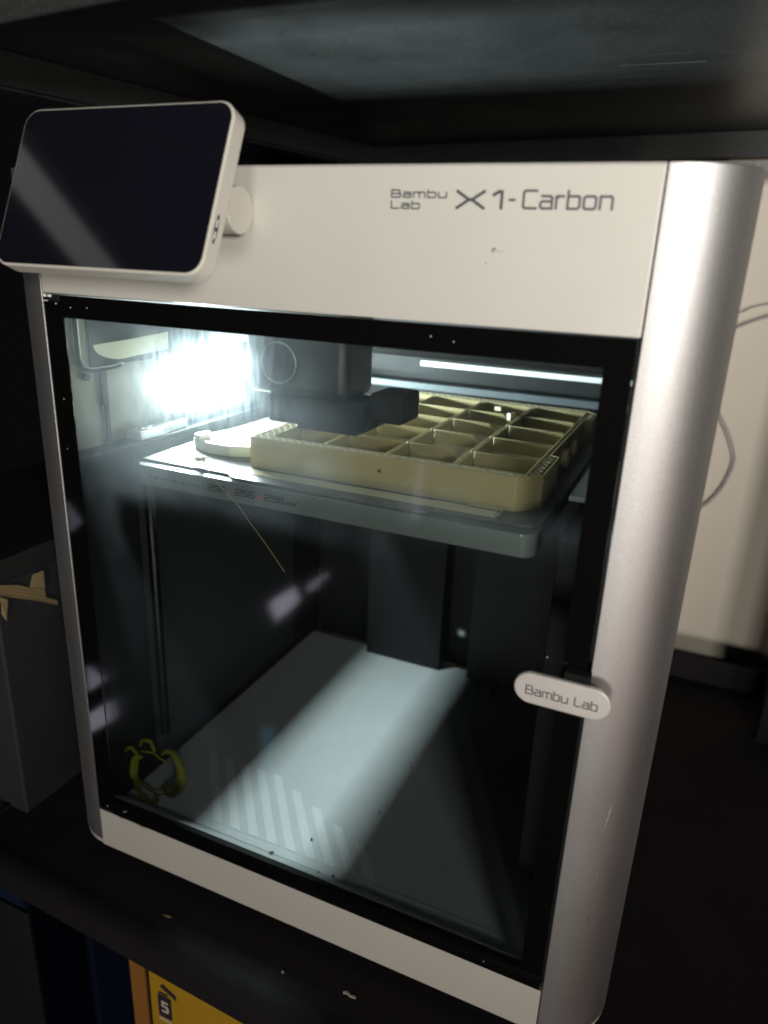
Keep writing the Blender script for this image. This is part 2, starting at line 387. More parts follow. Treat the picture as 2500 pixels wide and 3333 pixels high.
MB().box(120, 520, 470, 474, -14, 17).build('rear_rail', 'deckm', rack, bevel=0.8)
# posts: the left front one shows under the deck, the right rear one only throws its shadow on the wall
MB().box(-262, -190, -47, -44, -420, -36).build('post', 'deckm', rack, bevel=0.8)
MB().box(289, 350, 380, 400, -420, 900).build('post', 'black_rough', rack, bevel=0.8)
MB().box(-520, 172, 514, 517, -20, 900).build('added_dark_sheet', 'deckm', rack)  # added black sheet covers the wall, keeping the gap behind dark

# ================================================================== PRINTER
W_, Z1, Z2, Z3, RAD = 160.7, 31.9, 389.0, 452.9, 33.8
prn = thing('desktop_printer', (0, 195, -12), 'silver enclosed 3D printer with glass door and lit chamber', '3D printer')

def side_profile(s):
    out = []; inn = []; t = 2.6
    for i in range(15):
        a = math.radians(-90+90*i/14); out.append((W_+RAD*math.cos(a), RAD+RAD*math.sin(a))); inn.append((W_+(RAD-t)*math.cos(a), RAD+(RAD-t)*math.sin(a)))
    for i in range(15):
        a = math.radians(90*i/14); out.append((W_+RAD*math.cos(a), 389-RAD+RAD*math.sin(a))); inn.append((W_+(RAD-t)*math.cos(a), 389-RAD+(RAD-t)*math.sin(a)))
    pts = out+inn[::-1]
    return [(s*x, y) for x, y in pts]
for s in (-1, 1):
    sp = MB().prism(side_profile(s), 4.0, Z3).build('side_panel', 'alu', prn, bevel=0.5, smooth=True,
        label='satin aluminium side panel, bright with small scratches' if s > 0 else 'satin aluminium side panel in shadow')
    if s > 0:
        rp = sp
# scratches on the right-hand column
def onpillar(th, z, lift=0.05):
    a = math.radians(-90+th); return (W_+(RAD+lift)*math.cos(a), RAD+(RAD+lift)*math.sin(a), z)
sm = MB()
for th, z, dth, dz, wd in ((34, 163, -3, -14, .35), (33, 121, -1.0, -5, .35), (33, 113, 0, -5, .25), (30, 92, 2, -5, .3), (52, 255, 7, -12, .3), (58, 196, 2, -6, .3), (62, 150, 2, -4, .3)):
    k = 6
    for i in range(k):
        f0, f1 = i/k, (i+1)/k; tw = wd*math.sin(math.pi*(i+.5)/k)+.08
        p, q = onpillar(th+dth*f0, z+dz*f0), onpillar(th+dth*f1, z+dz*f1)
        sm.add([(p[0]-tw/2, p[1], p[2]), (p[0]+tw/2, p[1], p[2]), (q[0]+tw/2, q[1], q[2]), (q[0]-tw/2, q[1], q[2])], [(0, 1, 2, 3)])
sm.build('scratch', 'scratch', rp, kind='stuff')

# base tray under the side panels, with a thin pale lip
foot = [(W_+RAD*math.cos(math.radians(a)), RAD+RAD*math.sin(math.radians(a))) for a in range(-90, 1, 9)]
foot += [(W_+RAD, 389), (-W_-RAD, 389)]+[(-x, y) for x, y in foot[::-1][0:11]]
foot2 = [(x, y) for x, y in [(W_+RAD*math.cos(math.radians(a)), RAD+RAD*math.sin(math.radians(a))) for a in range(-90, 1, 9)]]
outline = foot2+[(W_+RAD, 389), (-W_-RAD, 389)]+[(-x, y) for x, y in foot2[::-1]]
MB().prism(offset(outline, 0.4), 0.2, 3.7).build('base_tray', 'plastic', prn, bevel=0.8)
for x in (-150, 150):
    for y in (22, 360):
        MB().prism(circle(x, y, 13, 24), -12, 0.1).build('foot', 'black_rough', prn, bevel=1.2)

# brow panel with the wordmark
mb = MB().prism([(0, Z2), (0, Z3-1.2), (1.2, Z3), (100, Z3), (100, Z3-4), (4, Z3-4), (4, Z2+3), (22, Z2+3), (22, Z2)], -W_+0.5, W_-0.5, 'x')
brow = mb.build('front_panel', 'plastic', prn, bevel=0.6, label='upper front panel with the printed wordmark')
letters_front('Bambu', 50.0, 439.4, 3.4, 25.4, 0.62, 0, 'ink', brow, 'wordmark')
letters_front('Lab', 50.0, 435.0, 3.4, 13.6, 0.62, 0, 'ink', brow, 'wordmark')
letters_front('X', 79.3, 435.2, 7.6, 12.8, 1.25, 0, 'ink', brow, 'wordmark')
letters_front('1', 94.9, 435.3, 7.4, 4.6, 1.3, 0, 'ink', brow, 'wordmark')
letters_front('-', 101.7, 435.6, 7.2, 3.0, 1.0, 0, 'ink', brow, 'wordmark')
letters_front('Carbon', 107.4, 435.6, 7.4, 35.6, 0.95, 0, 'ink', brow, 'wordmark')
mb = MB()
for (x, z, a, b) in ((97.2, 420.2, 1.1, .5), (96.9, 419.4, .5, .6), (98.0, 420.6, .4, .3), (94.4, 414.6, .35, .5), (99.6, 419.5, 2.2, .12)):
    mb.add([(x+a*math.cos(t*math.pi/4)*(1+.25*math.sin(3*t)), -0.05, z+b*math.sin(t*math.pi/4)) for t in range(8)], [tuple(range(8))])
mb.build('scuff', 'scuff', brow)

# lower front panel: its upper edge is ragged where it meets the hinge
top = [(W_-0.5, Z1)]
wav = [(-116, 0), (-119, -.5), (-121, -1.2), (-124, -.6), (-130, -.1), (-137, -.3), (-141, -.8), (-144, -.3), (-147.5, 1.2), (-150.5, 1.6), (-152.5, 1.4), (-153.5, 2.0), (-155.3, 1.5), (-157.6, 2.9), (-159.4, 3.1), (-160.2, 2.4)]
top += [(x, Z1+d) for x, d in wav]
MB().prism([(-W_+0.5, 0.0), (W_-0.5, 0.0)]+top, 0.0, 6.0, 'y').build('lower_panel', 'plastic', prn, bevel=0.35)

# door: black printed frame behind one glass sheet, hinges, handle
WX0, WX1, WZ0, WZ1 = -145.6, 147.6, 44.6, 376.2
door = MB().ring([(-W_+1.2, Z1+0.4), (W_-1.6, Z1+0.4), (W_-1.6, Z2-0.8), (-W_+1.2, Z2-0.8)], [(WX0, WZ0), (WX1, WZ0), (WX1, WZ1), (WX0, WZ1)], -0.2, 0.35, 'y').build('door', 'black_gloss', prn, label='hinged front door, black border round clear glass')
BX(-W_+1.2, W_-1.6, 0.4, 4.2, Z1+0.4, Z2-0.8).build('glass_pane', 'door_glass', door, label='smudged clear glass of the front door')
hz = BX(-W_+1.0, -W_+13, -0.6, 0.2, Z2-4.2, Z2-0.9).build('hinge', 'black', door, bevel=0.3)
BX(-W_+1.4, -W_+13.5, -0.7, 0.2, Z1+0.8, Z1+3.2).build('hinge', 'black', door, bevel=0.3)
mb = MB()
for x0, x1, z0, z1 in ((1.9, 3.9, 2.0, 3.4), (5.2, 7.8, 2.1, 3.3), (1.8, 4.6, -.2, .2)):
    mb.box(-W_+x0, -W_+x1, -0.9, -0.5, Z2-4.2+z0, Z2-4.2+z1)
mb.build('painted_glint', 'white', door)  # white chips paint the lamp light leaking at the hinge
BX(-W_+0.55, -W_+1.05, -0.1, 3.8, 210, Z2-5).build('lit_edge_strip', 'steel_pale', door)  # pale strip paints the glass edge catching the chamber lamp
hb = MB().prism(rrect(127.6, 172.6, 217.9, 234.3, 8.1, 10), -9.2, -6.4, 'y').build('handle', 'alu_pale', door, bevel=0.7, smooth=True, label='silver capsule-shaped handle plate')
letters_front('Bambu Lab', 133.3, 222.9, 5.0, 33.6, 0.62, -9.2, 'ink', hb, 'wordmark')
BX(149.5, 161.5, -6.3, 0.3, 222.5, 237.5).build('latch_block', 'black_rough', door, bevel=0.6)
# small pale specks on the door frame
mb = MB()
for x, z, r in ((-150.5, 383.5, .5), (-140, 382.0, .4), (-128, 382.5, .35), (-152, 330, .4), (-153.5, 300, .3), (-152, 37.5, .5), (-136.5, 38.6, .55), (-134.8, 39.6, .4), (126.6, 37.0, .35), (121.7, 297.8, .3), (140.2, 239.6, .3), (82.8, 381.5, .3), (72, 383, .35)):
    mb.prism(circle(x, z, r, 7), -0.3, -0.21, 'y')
mb.build('pale_speck', 'paper', door, kind='stuff')

# chamber shell
cf = BX(-158, 158, 31, 312, 22, 26).build('chamber_floor', 'floor_grey', prn)
BX(-158, 158, 23.5, 30.9, 22, 26.9).build('sill', 'floor_grey', prn, bevel=0.4)
MB().prism([(23.3, 22), (23.3, 26.7), (8.5, 39.5), (8.5, 22)], -158, 158, 'x').build('sill_ramp', 'floor_grey', prn)
for k in range(-2, 7):
    xb = -54.0+15.2*k; d0 = 31.6; d1 = 31.6+max(8, 62-max(0, k-2)*9.0)
    sl = -0.80
    MB().add([(xb, d0, 26.3), (xb+7.8, d0, 26.3), (xb+7.8+sl*(d1-d0), d1, 26.3), (xb+sl*(d1-d0), d1, 26.3)], [(0, 1, 2, 3)]).build('stripe', 'stripe', cf)
BX(-158, 158, 325, 330, 22, 449).build('chamber_back', 'black', prn)
BX(-88, -8.5, 298.3, 325, 26.1, 262).build('rear_column', 'black', prn, bevel=0.6)
BX(20.5, 157, 298.6, 325, 26.1, 262).build('rear_cover', 'dark_grey', prn, bevel=0.6)
mb = MB()
for i in range(14):
    a = 2*math.pi*i/14; mb.box(5.2+5*math.cos(a)-.4, 5.2+5*math.cos(a)+.4, 322.8, 324.9, 60+5*math.sin(a)-.4, 60+5*math.sin(a)+.4)
mb.prism(circle(5.2, 60, 3.4, 16), 322.6, 324.9, 'y')
mb.build('motor_boss', 'steel_pale', prn)
for x in (38, 53):
    MB().tube([(x, 298.0, 27.0), (x-0.4, 290, 26.7), (x-1.2, 280, 26.6)], 0.9, 8).build('cable_tail', 'black', prn, smooth=True)
# side walls
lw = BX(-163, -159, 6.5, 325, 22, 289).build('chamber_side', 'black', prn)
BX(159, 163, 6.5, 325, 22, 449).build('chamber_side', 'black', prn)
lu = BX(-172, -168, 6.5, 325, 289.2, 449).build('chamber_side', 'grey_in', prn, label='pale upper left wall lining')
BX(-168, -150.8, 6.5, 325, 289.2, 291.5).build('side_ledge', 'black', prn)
# top frame and glass lid
BX(-160, -134, 100.2, 389, 440, 449).build('top_frame', 'black', prn)
BX(134, 160, 100.2, 389, 440, 449).build('top_frame', 'black', prn)
BX(-133.9, 133.9, 205, 389, 440, 449).build('top_frame', 'black', prn)  # unseen rear part widened to block lamp light from the shelf's back
BX(-160, 160, 100.3, 388, 449.2, 452.6).build('top_glass', 'top_glass', prn)
# left front fittings seen through the glass: curved gasket, bracket with a bright cut-out, rod
g = []
for z in (376, 366, 356, 350): g.append((-166, 26.5, z))
for i in range(1, 8):
    a = math.radians(180+90*i/8); g.append((-166, 35.5+9*math.cos(a), 349.5+9*math.sin(a)))
g += [(-166, 35.5, 340.5), (-166, 50, 340.3), (-166, 62, 341)]
MB().tube(g, 1.15, 8).build('gasket', 'black_rough', prn, smooth=True)
MB().tube([(x+1.2, y+1.2, z+1.6) for x, y, z in g], 0.5, 8).build('gasket_edge', 'steel_pale', prn, smooth=True)
BX(-167.6, -166.6, 37, 150, 342, 378).build('bracket', 'dark_grey', prn)
dd = [(39.5, 356)]+[(39.5+26*(1-math.cos(math.radians(t))), 356-11*math.sin(math.radians(t))) for t in range(15, 91, 15)]+[(80, 346), (110, 347), (110, 359), (75, 357)]
MB().prism(dd, -166.4, -165.9, 'x').build('bracket_window', 'bar_pale', prn)
BX(-166.4, -164.5, 42.5, 47.5, 318, 339.5).build('guide_rod', 'black', prn)
BX(-166.2, -164.8, 44.5, 47.6, 291.6, 318).build('guide_rod', 'black', prn)
MB().prism(circle(28.5+3, 337.2, 2.4, 14), -167, -164.5, 'x').build('screw_cap', 'black', prn)
# chamber lamp on the left wall
ledh = MB().prism([(-168, 309), (-160.6, 309), (-159.2, 313), (-159.2, 341), (-162, 345), (-168, 345)], 98, 188, 'y').build('chamber_lamp', 'dark_grey', prn, label='glaring white chamber lamp')
MB().add([(-159.0, 98, 317.5), (-159.0, 184, 317.5), (-159.0, 184, 332.5), (-159.0, 98, 332.5)], [(0, 1, 2, 3)]).build('lamp_lens', 'led', ledh)
# left bed arm and spring cap
arm = [(-166, 62), (-153, 62), (-151, 82), (-153.5, 92), (-154, 112), (-158, 114), (-165, 104)]
MB().prism(arm, 291.7, 297.5).build('arm_bracket', 'steel_pale', prn, bevel=0.8)
MB().prism(circle(-158.5, 72, 4.6, 20), 297.6, 299.6).build('knurled_nut', 'steel', prn, bevel=0.6)
BX(123.5, 158, 116, 215, 281, 284.5).build('bed_arm', 'white', prn, bevel=0.6)
# lead screws
def screw(x, y, z0, z1):
    mb = MB(); pts = []; k = 12; nz = int((z1-z0)/0.5); vs = []
    for i in range(nz+1):
        z = z0+(z1-z0)*i/nz
        for q in range(k):
            ph = (z/2.0-q/k) % 1.0; r = 4.0-1.1*abs(2*ph-1)
            vs.append((x+r*math.cos(2*math.pi*q/k), y+r*math.sin(2*math.pi*q/k), z))
    mb.add(vs, [(i*k+q, i*k+(q+1) % k, (i+1)*k+(q+1) % k, (i+1)*k+q) for i in range(nz) for q in range(k)])
    return mb.build('lead_screw', 'screw_steel', prn, smooth=False)
screw(-150, 62, 60, 276); screw(144, 62, 60, 280)
BX(-158.8, -152.5, 60, 260, 40, 288).build('z_cover', 'dark_grey', prn, bevel=0.6)
BX(128, 158.8, 70, 290, 40, 275).build('z_cover', 'black', prn, bevel=0.6)

# rails at the back of the motion system
BX(-45, 156, 297, 303, 325.4, 329.9).build('rear_crossbar', 'white', prn, bevel=0.3, label='white strip across the back, brightly lit')
BX(-150, 156, 303.2, 320, 318, 345).build('rear_beam', 'black', prn)
BX(-150, 156, 290, 300, 305.5, 311.5).build('rear_rail', 'rail_dim', prn, bevel=0.5)
for y, z in ((150, 357), (172, 357)):
    MB().tube([(-156, y, z), (156, y, z)], 4.5, 16).build('gantry_tube', 'dark_grey', prn, smooth=True)

# heated bed: plate, label bar at the front, tab
bed = BX(-133, 122, 39, 298, 276, 285.5).build('heated_bed', 'black', prn, bevel=0.5)
pl = [(-132, 38.5), (-70, 38.5), (-66, 38), (-62, 34), (-57, 33), (57, 33), (62, 34), (66, 38), (70, 38.5), (112, 38.5), (118, 40), (121.5, 44), (122, 50), (122, 292), (116, 298), (-126, 298), (-132, 292)]
plate = MB().prism(pl, 287.2, 288.4).build('build_plate', 'pei', prn, bevel=0.15, label='grey build plate, glaring white near the lamp')
mb = MB()
for i in range(7): mb.box(-50+i*1.2, -49.4+i*1.2, 34.6, 35.5, 288.42, 288.5)
mb.build('plate_mark', 'ink', plate)
bp = rrect(-131.5, 122, 30.0, 60, 7, 6)
bar = MB().prism([p for p in bp], 274.2, 286.9).build('label_bar', 'bar', prn, bevel=0.4, smooth=True, label='pale grey bar with printed build size')
by = 30.0
x = -76.0
for t, wd, m in (('256', 13.6, 'ink2'), ('x', 3.0, 'ink_red'), ('256', 13.6, 'ink2'), ('x', 3.0, 'ink_red'), ('256', 13.6, 'ink2')):
    hgt = 4.2 if t != 'x' else 3.6
    letters_front(t, x, 278.6, hgt, wd, .85, by, m, bar, 'size_print'); x += wd+1.7
letters_front('mm', x-.5, 278.6, 2.6, 6.6, .55, by, 'ink2', bar, 'size_print')
letters_front('3', x+6.6, 280.8, 1.6, 1.2, .3, by, 'ink2', bar, 'size_print')
letters_front('|', -79.5, 278.4, 4.2, .5, .4, by, 'ink2', bar, 'size_print')
mb = MB()
for i, (a, b) in enumerate(((-120, -117), (-116.4, -113), (-112.5, -110.5), (-109.8, -104.5), (-103.6, -99), (-95, -93), (-92.2, -88.5), (-87.6, -86), (-85.2, -82))):
    mb.box(a, b, by-.12, by-.02, 279.6, 280.5+.5*(i % 2))
mb.build('size_print', 'ink2', bar)

# toolhead parked over the tray
th = BX(-66, 2, 57, 96, 335.5, 386).build('toolhead', 'toolgrey', prn, bevel=6, seg=4, smooth=True, label='grey print head with round fan ring above black nozzle block')
MB().ring(circle(-41.6, 354.6, 12.4, 36), circle(-41.6, 354.6, 10.8, 36), 55.4, 56.9, 'y').build('fan_ring', 'ring', th, bevel=0.5, smooth=True)
MB().prism(circle(-41.6, 354.6, 10.6, 36), 56.2, 56.9, 'y').build('fan_cover', 'toolgrey', th)
BX(-52, 13, 60, 92, 318.5, 335.3).build('nozzle_block', 'black_rough', th, bevel=2)
BX(-34, 6, 64, 88, 315.4, 318.4).build('nozzle_block', 'black_rough', th, bevel=0.8)
BX(13.2, 34, 64, 92, 325, 342).build('carriage', 'black_rough', th, bevel=2)
MB().prism([(-21, 312.6), (-19, 312.6), (-18, 315.2), (-22, 315.2)], 76, 79, 'y').build('nozzle', 'steel', th)

# touchscreen on its hinge
scr_c = Vector((-73.56, -35.43, 440.09)); Rs = Matrix.Rotation(math.radians(-23.17), 3, 'X')
def sprism(pts, y0, y1):
    mb = MB(); n = len(pts)
    f = lambda a, b, h: tuple(scr_c+Rs@Vector((a, h, b)))
    mb.add([f(a, b, y0) for a, b in pts]+[f(a, b, y1) for a, b in pts], [tuple(range(n)), tuple(range(2*n-1, n-1, -1))]+[(i, n+i, n+(i+1) % n, (i+1) % n) for i in range(n)])
    return mb
scr = sprism(rrect(-60.4, 60.4, -38.5, 38.5, 8.5, 8), 0.0, 9.0).build('touchscreen', 'screen_plastic', prn, bevel=0.8, seg=3, smooth=True, label='tilted touchscreen with dark blank display')
sprism(rrect(-59.3, 59.3, -37.4, 37.4, 7.6, 8), -0.25, -0.02).build('display', 'display', scr)
sprism(rrect(-30, 30, -22, 22, 6, 6), 9.1, 13).build('screen_mount', 'screen_plastic', scr, bevel=1)
mb = MB(); hp = circle(-10.2, 432.8, 10.4, 36)
mb.prism(hp, -60, -20, 'x').build('hinge_barrel', 'screen_plastic', scr, bevel=0.5, smooth=True)
mb = MB(); f = lambda a, b, h: tuple(scr_c+Rs@Vector((a, h, b)))
for i in range(9):
    t = -1+2*i/8; zc = -16.5+6.4*t; wd = 1.1*(1-.8*t*t)+.15
    if i < 8:
        t2 = -1+2*(i+1)/8; z2_ = -16.5+6.4*t2; w2 = 1.1*(1-.8*t2*t2)+.15
        mb.add([f(60.55, zc, 3.4-wd), f(60.55, zc, 3.4+wd), f(60.55, z2_, 3.4+w2), f(60.55, z2_, 3.4-w2)], [(0, 1, 2, 3)])
mb.build('card_slot', 'black', scr)
mb = MB(); mb.add([f(60.7, -21, 2.7), f(60.7, -21, 3.6), f(60.7, -12.5, 3.6), f(60.7, -12.5, 2.7)], [(0, 1, 2, 3)]); mb.build('memory_card', 'white', scr)
mb = MB(); mb.add([f(60.75, -17.6, 2.7), f(60.75, -17.6, 3.6), f(60.75, -15.9, 3.6), f(60.75, -15.9, 2.7)], [(0, 1, 2, 3)]); mb.build('card_mark', 'bluem', scr)

# ================================================================== PRINTED TRAY AND OTHER THINGS IN THE CHAMBER
ZB, ZT = 288.5, 308.0
tray = thing('printed_tray', (26, 160, ZB), 'tan printed parts tray with square compartments on the build plate', 'tray')
outl = [(-63, 57), (104, 57), (116, 69), (116, 112), (110.6, 114.5), (110.6, 230), (116, 234), (116, 258), (106, 268), (-52, 268), (-63, 257)]
inl = offset(outl, 0.8)
inner = [(-52, 65.5), (106.8, 65.5), (106.8, 257.5), (-52, 257.5)]
MB().prism(offset(outl, 0.4), ZB, ZB+1.6).build('tray_floor', 'pla', tray)
MB().ring(outl, inl, ZB, ZT).build('outer_wall', 'pla', tray, bevel=0.3)
MB().ring([(-52.8, 64.7), (107.6, 64.7), (107.6, 258.3), (-52.8, 258.3)], inner, ZB+1.7, ZT).build('inner_wall', 'pla', tray, bevel=0.3)
cols = [-52, -16, 25.5, 66.5, 106.8]; rows = [65.5, 98, 140, 180, 218, 257.5]
for xc in cols[1:4]:
    for r0, r1 in zip(rows[:-1], rows[1:]):
        for dx in (-.95, .95):
            MB().box(xc+dx-.5, xc+dx+.5, r0+1.1, r1-1.1, ZB+1.7, ZT-.02).build('divider', 'pla', tray, bevel=0.42, smooth=True)
for ci, (c0, c1) in enumerate(zip(cols[:-1], cols[1:])):
    for r in rows[1:-1]:
        if ci == 2:      # scooped dividers: they stop short and slope away
            pr = [(c0+1.5, ZB+1.7), (c1-3, ZB+1.7), (c1-9, ZT-5), (c1-13, ZT-.02), (c0+1.5, ZT-.02)]
            MB().prism(pr, r-.5, r+.5, 'y').build('divider', 'pla', tray, bevel=0.42, smooth=True)
        else:
            MB().box(c0+1.5, c1-1.5, r-.5, r+.5, ZB+1.7, ZT-.02).build('divider', 'pla', tray, bevel=0.42, smooth=True)
    for r0, r1 in zip(rows[:-1], rows[1:]):   # sloping scoop at the back of each compartment
        MB().add([(c0+1.6, r0+6, ZB+1.75), (c1-1.6, r0+6, ZB+1.75), (c1-1.6, r1-.8, ZT-9), (c0+1.6, r1-.8, ZT-9)], [(0, 1, 2, 3)]).build('scoop', 'pla_pale', tray)
# open honeycomb infill left showing along the rim
def inpoly(x, y, P):
    c = False; n = len(P)
    for i in range(n):
        x1, y1 = P[i]; x2, y2 = P[(i+1) % n]
        if (y1 > y) != (y2 > y) and x < (x2-x1)*(y-y1)/(y2-y1)+x1: c = not c
    return c
slack = offset(outl, 0.25); mb = MB(); seen = set(); hx, hy = 5.2, 3.5
for j in range(-2, 70):
    for i in range(-2, 42):
        cx_ = -66+hx*(i+.5*(j % 2)); cy_ = 55+hy*j
        V6 = [(cx_+hx/2*a, cy_+hy*b) for a, b in ((0, .667), (1, .333), (1, -.333), (0, -.667), (-1, -.333), (-1, .333))]
        for q in range(6):
            a, b = V6[q], V6[(q+1) % 6]; key = tuple(sorted((tuple(round(t, 1) for t in a), tuple(round(t, 1) for t in b))))
            if key in seen: continue
            seen.add(key); m = ((a[0]+b[0])/2, (a[1]+b[1])/2)
            if not all(inpoly(*p_, slack) for p_ in (a, b, m)) or any(-52.3 < p_[0] < 107.1 and 65.2 < p_[1] < 257.8 for p_ in (a, b, m)): continue
            d = Vector((b[0]-a[0], b[1]-a[1])).normalized(); n_ = Vector((-d.y, d.x))*.25
            mb.prism([(a[0]+n_.x, a[1]+n_.y), (a[0]-n_.x, a[1]-n_.y), (b[0]-n_.x, b[1]-n_.y), (b[0]+n_.x, b[1]+n_.y)], ZB+1.7, ZT-.15)
mb.build('honeycomb_infill', 'pla_pale', tray, kind='stuff')
for y in (150, 178):
    MB().ring(circle(y, 298.5, 6.2, 20), circle(y, 298.5, 2.3, 20), 110.8, 115.4, 'x').build('latch_knuckle', 'tape', tray, bevel=0.4)
    MB().prism(circle(y, 298.5, 2.1, 14), 111, 114.8, 'x').build('latch_pin', 'white', tray)
mb = MB()
mb.prism(circle(24.5, 299.3, 1.1, 12), 56.86, 57.0, 'y'); mb.build('pin_hole', 'debris', tray)
mb = MB(); mb.prism(circle(62, 300.5, 1.6, 12), -63.12, -63.0, 'x'); mb.build('pin_hole', 'debris', tray)
mb = MB(); mb.prism([(44, 226), (49, 225), (48, 231)], ZT+.1, ZT+3.2).build('loose_curl', 'pla_pale', tray)
mb = MB(); mb.prism([(57, 214), (60, 212), (61, 222)], ZT-9, ZT+1.6).build('loose_curl', 'pla_pale', tray)

# second printed piece standing left of the tray
clip = [(-119, 74), (-104, 69.5), (-88, 70), (-66, 79), (-65, 104), (-66, 150), (-76, 160), (-82, 160), (-88, 152), (-92, 140), (-99, 131), (-106, 128), (-112, 116), (-117, 98)]
ct = thing('printed_lid_piece', (-92, 110, ZB), 'flat printed piece, coloured pale for the lamp glare, with raised tabs left of the tray', 'printed part')
MB().prism(clip, ZB, ZB+7.2).build('plate', 'pla_lamplit', ct, bevel=0.3)
MB().prism([(-119, 74.5), (-113, 72.5), (-110, 82), (-116, 86)], ZB+7.25, ZB+10.4).build('tab', 'pla_lamplit', ct, bevel=0.4)
MB().prism([(-84, 150), (-72, 151), (-72, 159), (-81, 159.4)], ZB+7.25, ZB+9.6).build('tab', 'pla_lamplit', ct, bevel=0.4)

# skirt lines printed along the front of the plate
mb = MB()
for i in range(6):
    y = 43.5+1.75*i; mb.box(-96, 98-(i % 2)*1.5, y-.42, y+.42, 288.45, 288.85)
mb.box(98.2, 98.8, 46.2, 56, 288.45, 288.85); mb.box(80, 98, 56, 56.6, 288.45, 288.85); mb.box(79.6, 80.2, 49, 56.6, 288.45, 288.85)
mb.box(60, 79.4, 53.6, 54.1, 288.45, 288.85)
o = mb.build('skirt_lines', 'pla_pale'); tag(o, 'parallel tan filament lines printed along the front of the plate', 'filament')
# tangled blob of filament and the strand hanging from it
rnd = random.Random(3)
pts = []
for i in range(90):
    a = i*.9+rnd.uniform(-.4, .4); r = 4.2*rnd.uniform(.25, 1)
    pts.append((-92+r*math.cos(a)*1.15, 45+r*math.sin(a)*.8, 289.6+3.2*abs(math.sin(i*.37))+rnd.uniform(0, 1.2)))
o = MB().tube(pts, .32, 6).build('filament_tangle', 'pla_pale'); tag(o, 'small glinting tangle of filament at the front left of the plate', 'filament')
st = [(-90, 44, 291.5), (-84, 37, 293), (-76, 30.5, 291), (-66, 27.5, 284.5), (-53, 27, 275), (-44, 27.5, 264), (-33, 28.5, 251), (-22, 29.5, 236.5)]
o = MB().tube(st, .24, 6).build('filament_strand', 'tape', smooth=True); tag(o, 'fine tan filament strand hanging in front of the bed bar', 'filament')
# curled lime strands in the left front corner
lw_ = thing('lime_curls', (-138, 34, 26), 'curled lime yellow strands in the lower left corner', 'filament')
def arc3(c, rx, rz, a0, a1, tw, k=26):
    return [(c[0]+rx*math.cos(math.radians(a0+(a1-a0)*i/k)), c[1]+tw*math.sin(i*.6), c[2]+rz*math.sin(math.radians(a0+(a1-a0)*i/k))) for i in range(k+1)]
for c, rx, rz, a0, a1, r in (((-126, 38, 49), 10.5, 18, -125, 130, 2.7), ((-129, 40, 50), 8, 16, -100, 120, 1.6), ((-127, 36, 47), 11, 19, -130, 20, 1.2), ((-146, 27, 48), 6, 15, 70, 250, 2.6), ((-143, 28, 47), 7, 16, 90, 240, 1.4), ((-141, 32, 70), 6, 6, -40, 190, 1.6), ((-150, 25, 66), 5, 5, 0, 180, 1.5), ((-138, 26, 33), 9, 6, 170, 350, 1.8), ((-137, 31, 58), 14, 9, 20, 165, .9), ((-136, 30, 40), 13, 8, 190, 340, .8)):
    MB().tube(arc3(c, rx, rz, a0, a1, 0.5, 30), r, 10, taper=lambda t: .5+.5*math.sin(math.pi*min(1, max(0, t)))**.6).build('curl', 'limef', lw_, smooth=True)

# crumbs: inside on the sill and floor, and on the rack deck
def crumb(name, c, r, mat, label, seed, group=None):
    rr = random.Random(seed); mb = MB()
    k = 9; ring = []
    for i in range(k):
        a = 2*math.pi*i/k; q = r*rr.uniform(.45, 1.2); ring.append((c[0]+q*math.cos(a), c[1]+q*math.sin(a)))
    mb.prism(ring, c[2], c[2]+r*.55)
    o = mb.build(name, mat); tag(o, label, 'crumb', group); return o
crumb('debris_crumb', (-28.5, 20, 30.0), 1.9, 'debris', 'dark burnt crumb on the bright sill below the stripes', 1)
crumb('debris_crumb', (7.5, 21, 29.0), 1.2, 'tape', 'small brown crumb on the bright sill, right of the dark one', 2)
crumb('debris_crumb', (17, 24, 27.3), 1.2, 'debris', 'tiny dark crumb on the sill, rightmost of three', 3)
crumb('debris_crumb', (-12, 47, 26.4), 1.1, 'debris', 'tiny dark crumb lying across the floor stripes', 4)
crumb('debris_crumb', (20, 92, 26.1), .8, 'debris', 'tiny dark speck on the bright chamber floor', 5)
crumb('debris_crumb', (22, 150, 26.1), .8, 'debris', 'tiny dark speck on the chamber floor nearer the back', 6)
crumb('paper_scrap', (6.5, -22.8, -11.9), 1.1, 'paper', 'tiny pale triangular scrap on the black deck below the door', 7)
o = MB().prism([(46.5, -17.6), (49, -16.6), (52, -17.8), (55, -17.4), (55.5, -18.6), (52, -19), (49, -18.2), (47, -18.8)], -11.9, -11.2).build('paper_scrap', 'paper'); tag(o, 'thin pale sliver on the black deck at the bottom', 'scrap')
o = MB().prism([(-88, -21.8), (-85, -20.4), (-82, -20.9), (-84, -22)], -11.9, -11.3).build('paper_scrap', 'tape'); tag(o, 'faint brown crumb on the black deck, lower left', 'scrap')

# ================================================================== THINGS ROUND THE PRINTER
bxl = thing('carton', (-320, 120, -12), 'dark grey carton left of the printer with peeling tan tape', 'box')
BX(-420, -245, 6, 300, -11.8, 186).build('body', 'carton', bxl, bevel=1.5)
BX(-420, -244.6, 5.4, 300, 186.2, 203).build('lid_flap', 'dark_grey', bxl, bevel=1.0)
